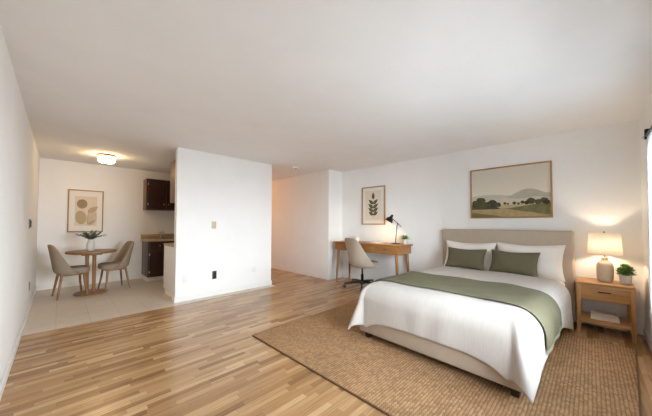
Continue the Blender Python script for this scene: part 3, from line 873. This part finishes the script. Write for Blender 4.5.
def hash2(x, y):
    return math.sin(x * 3.1 + 1.3 * math.sin(y * 2.3)) * .5 + math.sin(y * 4.7 + x * 1.7 + 1.1) * .3 + math.sin(x * 9.3 - y * 7.1) * .2
U0, UF, WH, ZT = .40, 2.335, .805, .567   # hem at head, foot edge, half width, top height
def drape(u, v, off=0.0, wr=1.0):
    """cloth point (u along the bed from the headboard, v across) -> bed-local 3-D point, off = distance above the duvet"""
    R = .17
    a = max(0.0, u - (UF - R)); bb = max(0.0, abs(v) - (WH - R)); sv = 1 if v >= 0 else -1
    r = math.hypot(a, bb)
    bx = min(u, UF - R); by = sv * min(abs(v), WH - R)
    # top puffiness
    edge = min(1, max(0, (UF - u) / .5)) * min(1, max(0, (WH - abs(v)) / .35))
    z = ZT + wr * (.007 * hash2(u * 2.2, v * 2.4) * edge + .018 * edge ** .5)
    if r < 1e-6:
        return Vector((-bx, by, z + off))
    ph = math.atan2(bb, a)
    arc = R * PI / 2
    corner = math.sin(2 * ph) ** 2
    slope = .05 + .30 * corner
    if r < arc:
        t = r / R; out = (R + off) * math.sin(t); drop = -off + (R + off) * (1 - math.cos(t)) ; drop = R * (1 - math.cos(t)) - off * math.cos(t)
    else:
        q = r - arc
        out = R + off + slope * q
        drop = R + q * math.sqrt(1 - slope * slope)
    dn = min(1, max(0, (r - .05) / .3))
    # hanging folds
    fold = 0
    if a > 0 and corner < .6: fold += .003 * math.sin(v * 17 + 2.2 * math.sin(v * 5)) * (a / r)
    if bb > 0 and corner < .6: fold += .005 * math.sin(u * 13 + 1.8 * math.sin(u * 4)) * (bb / r)
    fold -= .012 * math.exp(-((ph - .22) / .14) ** 2) * (1 if a * bb > 0 else 0)
    out += wr * fold * dn
    return Vector((-(bx + out * math.cos(ph) * (1 + .32 * corner)), by + sv * out * math.sin(ph) * (1 - .12 * corner), z - drop))
OVF, OVS = .275, .235     # overhang at the foot and the sides
ul, vl = UF + OVF - U0, 2 * (WH + OVS)
du = bedthing('duvet', 'white linen duvet draped over the bed down to the foot', 'duvet')
def duv(s, t):
    u = U0 + ul * s; v = -vl / 2 + vl * t
    u += .02 * math.sin(v * 6) * (1 - s)
    k = max(0, abs(v) - (WH - .05)) / (OVS + .05)
    v *= 1 + .24 * k * max(0, 1 - (u - U0) / .95) ** 1.3
    R = .17
    av = abs(v); bb = max(0, av - (WH - R)); a = max(0, u - (UF - R))
    kf = a / (OVF + R); ks = bb / (OVS + R)
    u += .10 * kf * math.exp(-max(0, WH - R - av) / .11) * max(0, 1 - ks) ** 1.2
    v *= 1 + .07 * ks * math.exp(-max(0, UF - R - u) / .2) * max(0, 1 - kf) ** 1.2
    p = drape(u, v)
    if s < .05: p.z -= .012 * (1 - s / .05) ** 2
    return p
MB().grid(duv, 84, 96).build('cover', M['linen'], du, angle=180, solid=(.022, -1), sub=1)
th = bedthing('throw_blanket', 'sage green throw laid across the foot half of the bed', 'blanket')
ua, ub = 1.31, 2.05
vt = 2 * WH + 2 * .19
def thr(s, t):
    v = -vt / 2 + vt * t
    u = ua + (ub - ua) * s + .012 * math.sin(v * 5)
    return drape(u, v, .010, 1.0) + Vector((0, 0, .003 * math.sin(v * 11 + s * 7) if abs(v) < WH - .1 else 0))
MB().grid(thr, 36, 110).build('cloth', M['sage'], th, angle=180, solid=(.009, 1), sub=1)
for sg in (-1, 1):
    fr = MB()
    for i in range(60):
        s = (i + .5) / 60
        v = sg * vt / 2
        u = ua + (ub - ua) * s + .012 * math.sin(v * 5)
        p = drape(u, v - sg * .004, .014); q = drape(u, v + sg * .028, .014)
        fr.tube([p, q + Vector((.003 * math.sin(i * 2.1), 0, 0))], .003, 5)
    fr.build('fringe', plain('pale_fringe', (150, 146, 120), .95), th)

def pillow(name, label, cat, w, h, t, mat, loc, tilt, rz=0, roll=0, flange=.0, seed=0, group=None):
    """stands on its long edge: x thickness (front = -x), y width, z height; loc = bottom centre"""
    r = random.Random(seed); a1, a2 = r.uniform(0, 6), r.uniform(0, 6)
    o = thing(name, label, cat, loc, 0, group)
    n = 34
    def side(sg):
        def fn(u, v):
            x, y = 2 * u - 1, 2 * v - 1
            sx = 1 + flange
            cx, cy = min(1, abs(x) * sx), min(1, abs(y) * sx)
            th = ((1 - cx ** 2.6) * (1 - cy ** 2.6)) ** .55
            k = 1 - .085 * (1 - y * y) * abs(x) ** 3 * 1.0
            k2 = 1 - .11 * (1 - x * x) * abs(y) ** 3
            dent = .06 * math.exp(-((x - .1) ** 2 / .5 + (y - .8) ** 2 / .1))
            wv = .04 * math.sin(5 * x + a1 + 2 * y) * (1 - cx) + .03 * math.sin(7 * y + a2 - 2 * x) * (1 - cy)
            return (sg * (t / 2 * th * (1 + wv) + .003), w / 2 * x * k, h / 2 + h / 2 * y * k2 - dent * h * .5 * (1 - x * x) * (1 if y > 0 else 0) * max(0, y))
        return fn
    mb = MB().grid(side(1), n, n).grid(side(-1), n, n)
    bmesh.ops.remove_doubles(mb.bm, verts=mb.bm.verts, dist=.0001)
    bd = [e for e in mb.bm.edges if e.is_boundary]
    bmesh.ops.bridge_loops(mb.bm, edges=bd)
    ob = mb.build('pillowcase' if cat == 'pillow' else 'cover', mat, o, angle=180)
    pm = MB()
    hem = []
    for k in range(4 * n):
        q = k / n; i = int(q) % 4; s = q - int(q)
        x, y = ((-1 + 2 * s, -1), (1, -1 + 2 * s), (1 - 2 * s, 1), (-1, 1 - 2 * s))[i]
        pnt = side(1)((x + 1) / 2, (y + 1) / 2)
        hem.append((0, pnt[1], pnt[2]))
    pm.tube(hem + hem[:1], .0045, 6, caps=False)
    pm.build('seam', mat, o, angle=180)
    o.rotation_mode = 'XYZ'
    o.rotation_euler = (roll, tilt, BR + rz)
    return o
def bl_(x, y, z): return BM @ Vector((x, y, z)) - Vector((0, 0, 0))
G1, G2 = 'white sleeping pillows', 'sage cushions'
pillow('pillow', 'plump white pillow against the headboard on the desk side', 'pillow', .72, .44, .17, M['linen2'], bl_(-.27, .36, ZM - RZ + .004 + RZ), math.radians(17), flange=.06, seed=1, group=G1)
pillow('pillow', 'plump white pillow against the headboard on the nightstand side', 'pillow', .74, .45, .17, M['linen2'], bl_(-.27, -.375, ZM + .004), math.radians(17), flange=.06, seed=2, group=G1)
pillow('cushion', 'oblong sage green cushion on the desk side of the bed', 'cushion', .54, .315, .13, M['sage2'], bl_(-.45, .345, ZM + .045), math.radians(24), seed=3, group=G2)
pillow('cushion', 'oblong sage green cushion on the nightstand side of the bed', 'cushion', .54, .32, .13, M['sage2'], bl_(-.46, -.25, ZM + .045), math.radians(24), rz=math.radians(-2), seed=4, group=G2)

# ------------------------------------------------------------------ nightstand
NX0, NX1, NY0, NY1, NZ = 4.235, 4.635, -.325, .13, .58
ns = thing('nightstand', 'oak nightstand with one drawer and an open shelf beside the bed', 'nightstand', ((NX0 + NX1) / 2, (NY0 + NY1) / 2, 0))
hx, hy = (NX1 - NX0) / 2, (NY1 - NY0) / 2
MB().box(-hx, hx, -hy, hy, NZ - .022, NZ, .004).build('top', M['lit_gold_y'], ns)
ca = MB().box(-hx + .02, hx - .006, -hy + .012, -hy + .03, .39, NZ - .022).box(-hx + .02, hx - .006, hy - .03, hy - .012, .39, NZ - .022).box(hx - .02, hx - .006, -hy + .03, hy - .03, .39, NZ - .022).box(-hx + .02, hx - .02, -hy + .03, hy - .03, .385, .40)
ca.build('case', M['lit_gold_y'], ns)
d = MB().box(-hx + .008, -hx + .026, -hy + .036, hy - .036, .402, NZ - .027, .003).build('drawer', M['lit_gold_y'], ns)
MB().box(-hx - .018, -hx - .008, -.05, .05, .484, .496, .003).box(-hx - .012, -hx + .01, -.044, -.034, .486, .494).box(-hx - .012, -hx + .01, .034, .044, .486, .494).build('handle', M['blackmetal'], d)
MB().box(-hx + .015, hx - .01, -hy + .012, hy - .012, .125, .16, .003).build('shelf', M['lit_gold_y'], ns)
for sx, sy in ((-1, 1), (-1, -1), (1, 1), (1, -1)):
    cx, cy = sx * (hx - .018), sy * (hy - .02)
    MB().box(cx - .018, cx + .018, cy - .018, cy + .018, .13, NZ - .022, .002).box(cx - .018, cx + .018, cy - .018, cy + .018, 0, .13, .002, taper=(.62, .62)).build('leg', M['lit_gold_z'], ns)

lx, ly = 4.45, -.112
tl = thing('table_lamp', 'ceramic table lamp with a glowing cream shade on the nightstand', 'lamp', (lx, ly, NZ))
MB().lathe([(0, 0), (.052, 0), (.056, .006), (.062, .02), (.069, .05), (.07, .10), (.07, .17), (.066, .205), (.052, .228), (.033, .24), (.03, .248), (.03, .272), (.034, .277), (0, .278)], n=40).build('lamp_base', M['stoneware'], tl)
MB().tube([(0, 0, .278), (0, 0, .33)], .008, 12).tube([(0, 0, .33), (0, 0, .37)], .016, 14).build('socket', M['brass'], tl)
MB().lathe([(.14, .315), (.128, .563)], n=48).build('lamp_shade', M['shade'], tl, solid=(.003, 0))
sp = MB()
for k in range(3):
    a = 2 * PI * k / 3
    sp.tube([(.008 * math.cos(a), .008 * math.sin(a), .555), (.126 * math.cos(a), .126 * math.sin(a), .555)], .002, 6)
sp.lathe([(0, .55), (.01, .552), (.011, .562), (.006, .575), (0, .58)], n=12)
sp.build('shade_spider', M['brass'], tl)
MB().lathe([(0, .365), (.014, .368), (.03, .40), (.032, .42), (.022, .444), (0, .452)], n=20).build('bulb', emit('lamp_bulb', (255, 228, 194), 200), tl)

pot_plant('bushy little green plant in a pale pot on the nightstand', (4.42, -.268, NZ), 0.049, .10, (.078, .115), 420, .032, .017, 11, M['concrete'])
def book(label, loc, rz, w, d, h, m):
    t = thing('book', label, 'book', loc, rz, 'books on the nightstand shelf')
    MB().box(-w / 2, w / 2, -d / 2, d / 2, 0, .003, .0008).box(-w / 2, w / 2, -d / 2, d / 2, h - .003, h, .0008).box(-w / 2, -w / 2 + .004, -d / 2, d / 2, .003, h - .003).build('cover', m, t)
    MB().box(-w / 2 + .004, w / 2 - .004, -d / 2 + .004, d / 2 - .004, .003, h - .003).build('pages', M['paper'], t, smooth=False)
book('larger ivory book lying at the bottom of the nightstand shelf stack', (4.40, -.098, .16), 0, .16, .225, .034, M['book_a'])
book('tan book lying on top of the ivory book on the nightstand shelf', (4.405, -.094, .194), math.radians(3), .15, .21, .03, M['book_b'])

# ------------------------------------------------------------------ light
wd = bpy.data.worlds.new('overcast_sky'); S.world = wd; wd.use_nodes = True
nt = wd.node_tree
bg = nt.nodes['Background']
tc = nt.nodes.new('ShaderNodeTexCoord'); sx = nt.nodes.new('ShaderNodeSeparateXYZ'); rp = nt.nodes.new('ShaderNodeValToRGB')
nt.links.new(tc.outputs['Generated'], sx.inputs[0])
mr = nt.nodes.new('ShaderNodeMapRange'); mr.inputs[1].default_value = -1; mr.inputs[2].default_value = 1
nt.links.new(sx.outputs[2], mr.inputs[0]); nt.links.new(mr.outputs[0], rp.inputs[0])
cr_ = rp.color_ramp
for _ in range(3): cr_.elements.new(.5)
for e, (p, c) in zip(cr_.elements, ((.38, (.15, .17, .185)), (.485, (.62, .69, .75)), (.53, (.82, .925, 1.0)), (.62, (.82, .925, 1.0)), (.80, (.26, .31, .37)))):
    e.position = p; e.color = (*c, 1)
nt.links.new(rp.outputs[0], bg.inputs[0])
bg.inputs[1].default_value = 34.0

def lamp(name, kind, loc, energy, col, **kw):
    d = bpy.data.lights.new(name, kind); d.energy = energy; d.color = col
    for k, v in kw.items(): setattr(d, k, v)
    o = bpy.data.objects.new(name, d); C.objects.link(o); o.location = loc
    return o
for x0, x1, z0, z1 in ((WX0, WX1, WZ0, WZ1),):
    po = lamp('window_portal', 'AREA', ((x0 + x1) / 2, YR - .1, (z0 + z1) / 2), 1, (1, 1, 1), shape='RECTANGLE', size=x1 - x0, size_y=z1 - z0)
    po.rotation_euler = (PI / 2, 0, 0)
    po.data.cycles.is_portal = True
S.cycles.diffuse_bounces = 8
S.cycles.max_bounces = 14

# ------------------------------------------------------------------ camera
F, YAW, PIT, ROL, HC = 265.5537, 45.1541, 1.5189, .1616, 1.2407
a = math.radians(YAW); t = math.radians(PIT); r = math.radians(ROL)
fw = Vector((math.sin(a), math.cos(a), 0)); rt = Vector((math.cos(a), -math.sin(a), 0)); up = Vector((0, 0, 1))
fw, up = fw * math.cos(t) + up * math.sin(t), up * math.cos(t) - fw * math.sin(t)
rt, up = rt * math.cos(r) + up * math.sin(r), up * math.cos(r) - rt * math.sin(r)
cd = bpy.data.cameras.new('camera'); co = bpy.data.objects.new('camera', cd); C.objects.link(co)
mw = Matrix((rt, up, -fw)).transposed().to_4x4(); mw.translation = (0, 0, HC)
co.matrix_world = mw
cd.sensor_width = 36; cd.sensor_fit = 'HORIZONTAL'
cd.lens = F / 652 * 36
cd.shift_y = 8.355 / 652
cd.clip_start = .02
S.camera = co
S.view_settings.view_transform = 'Standard'
S.view_settings.look = 'None'
S.view_settings.gamma = 1
S.view_settings.use_curve_mapping = False
S.view_settings.exposure = 0.06
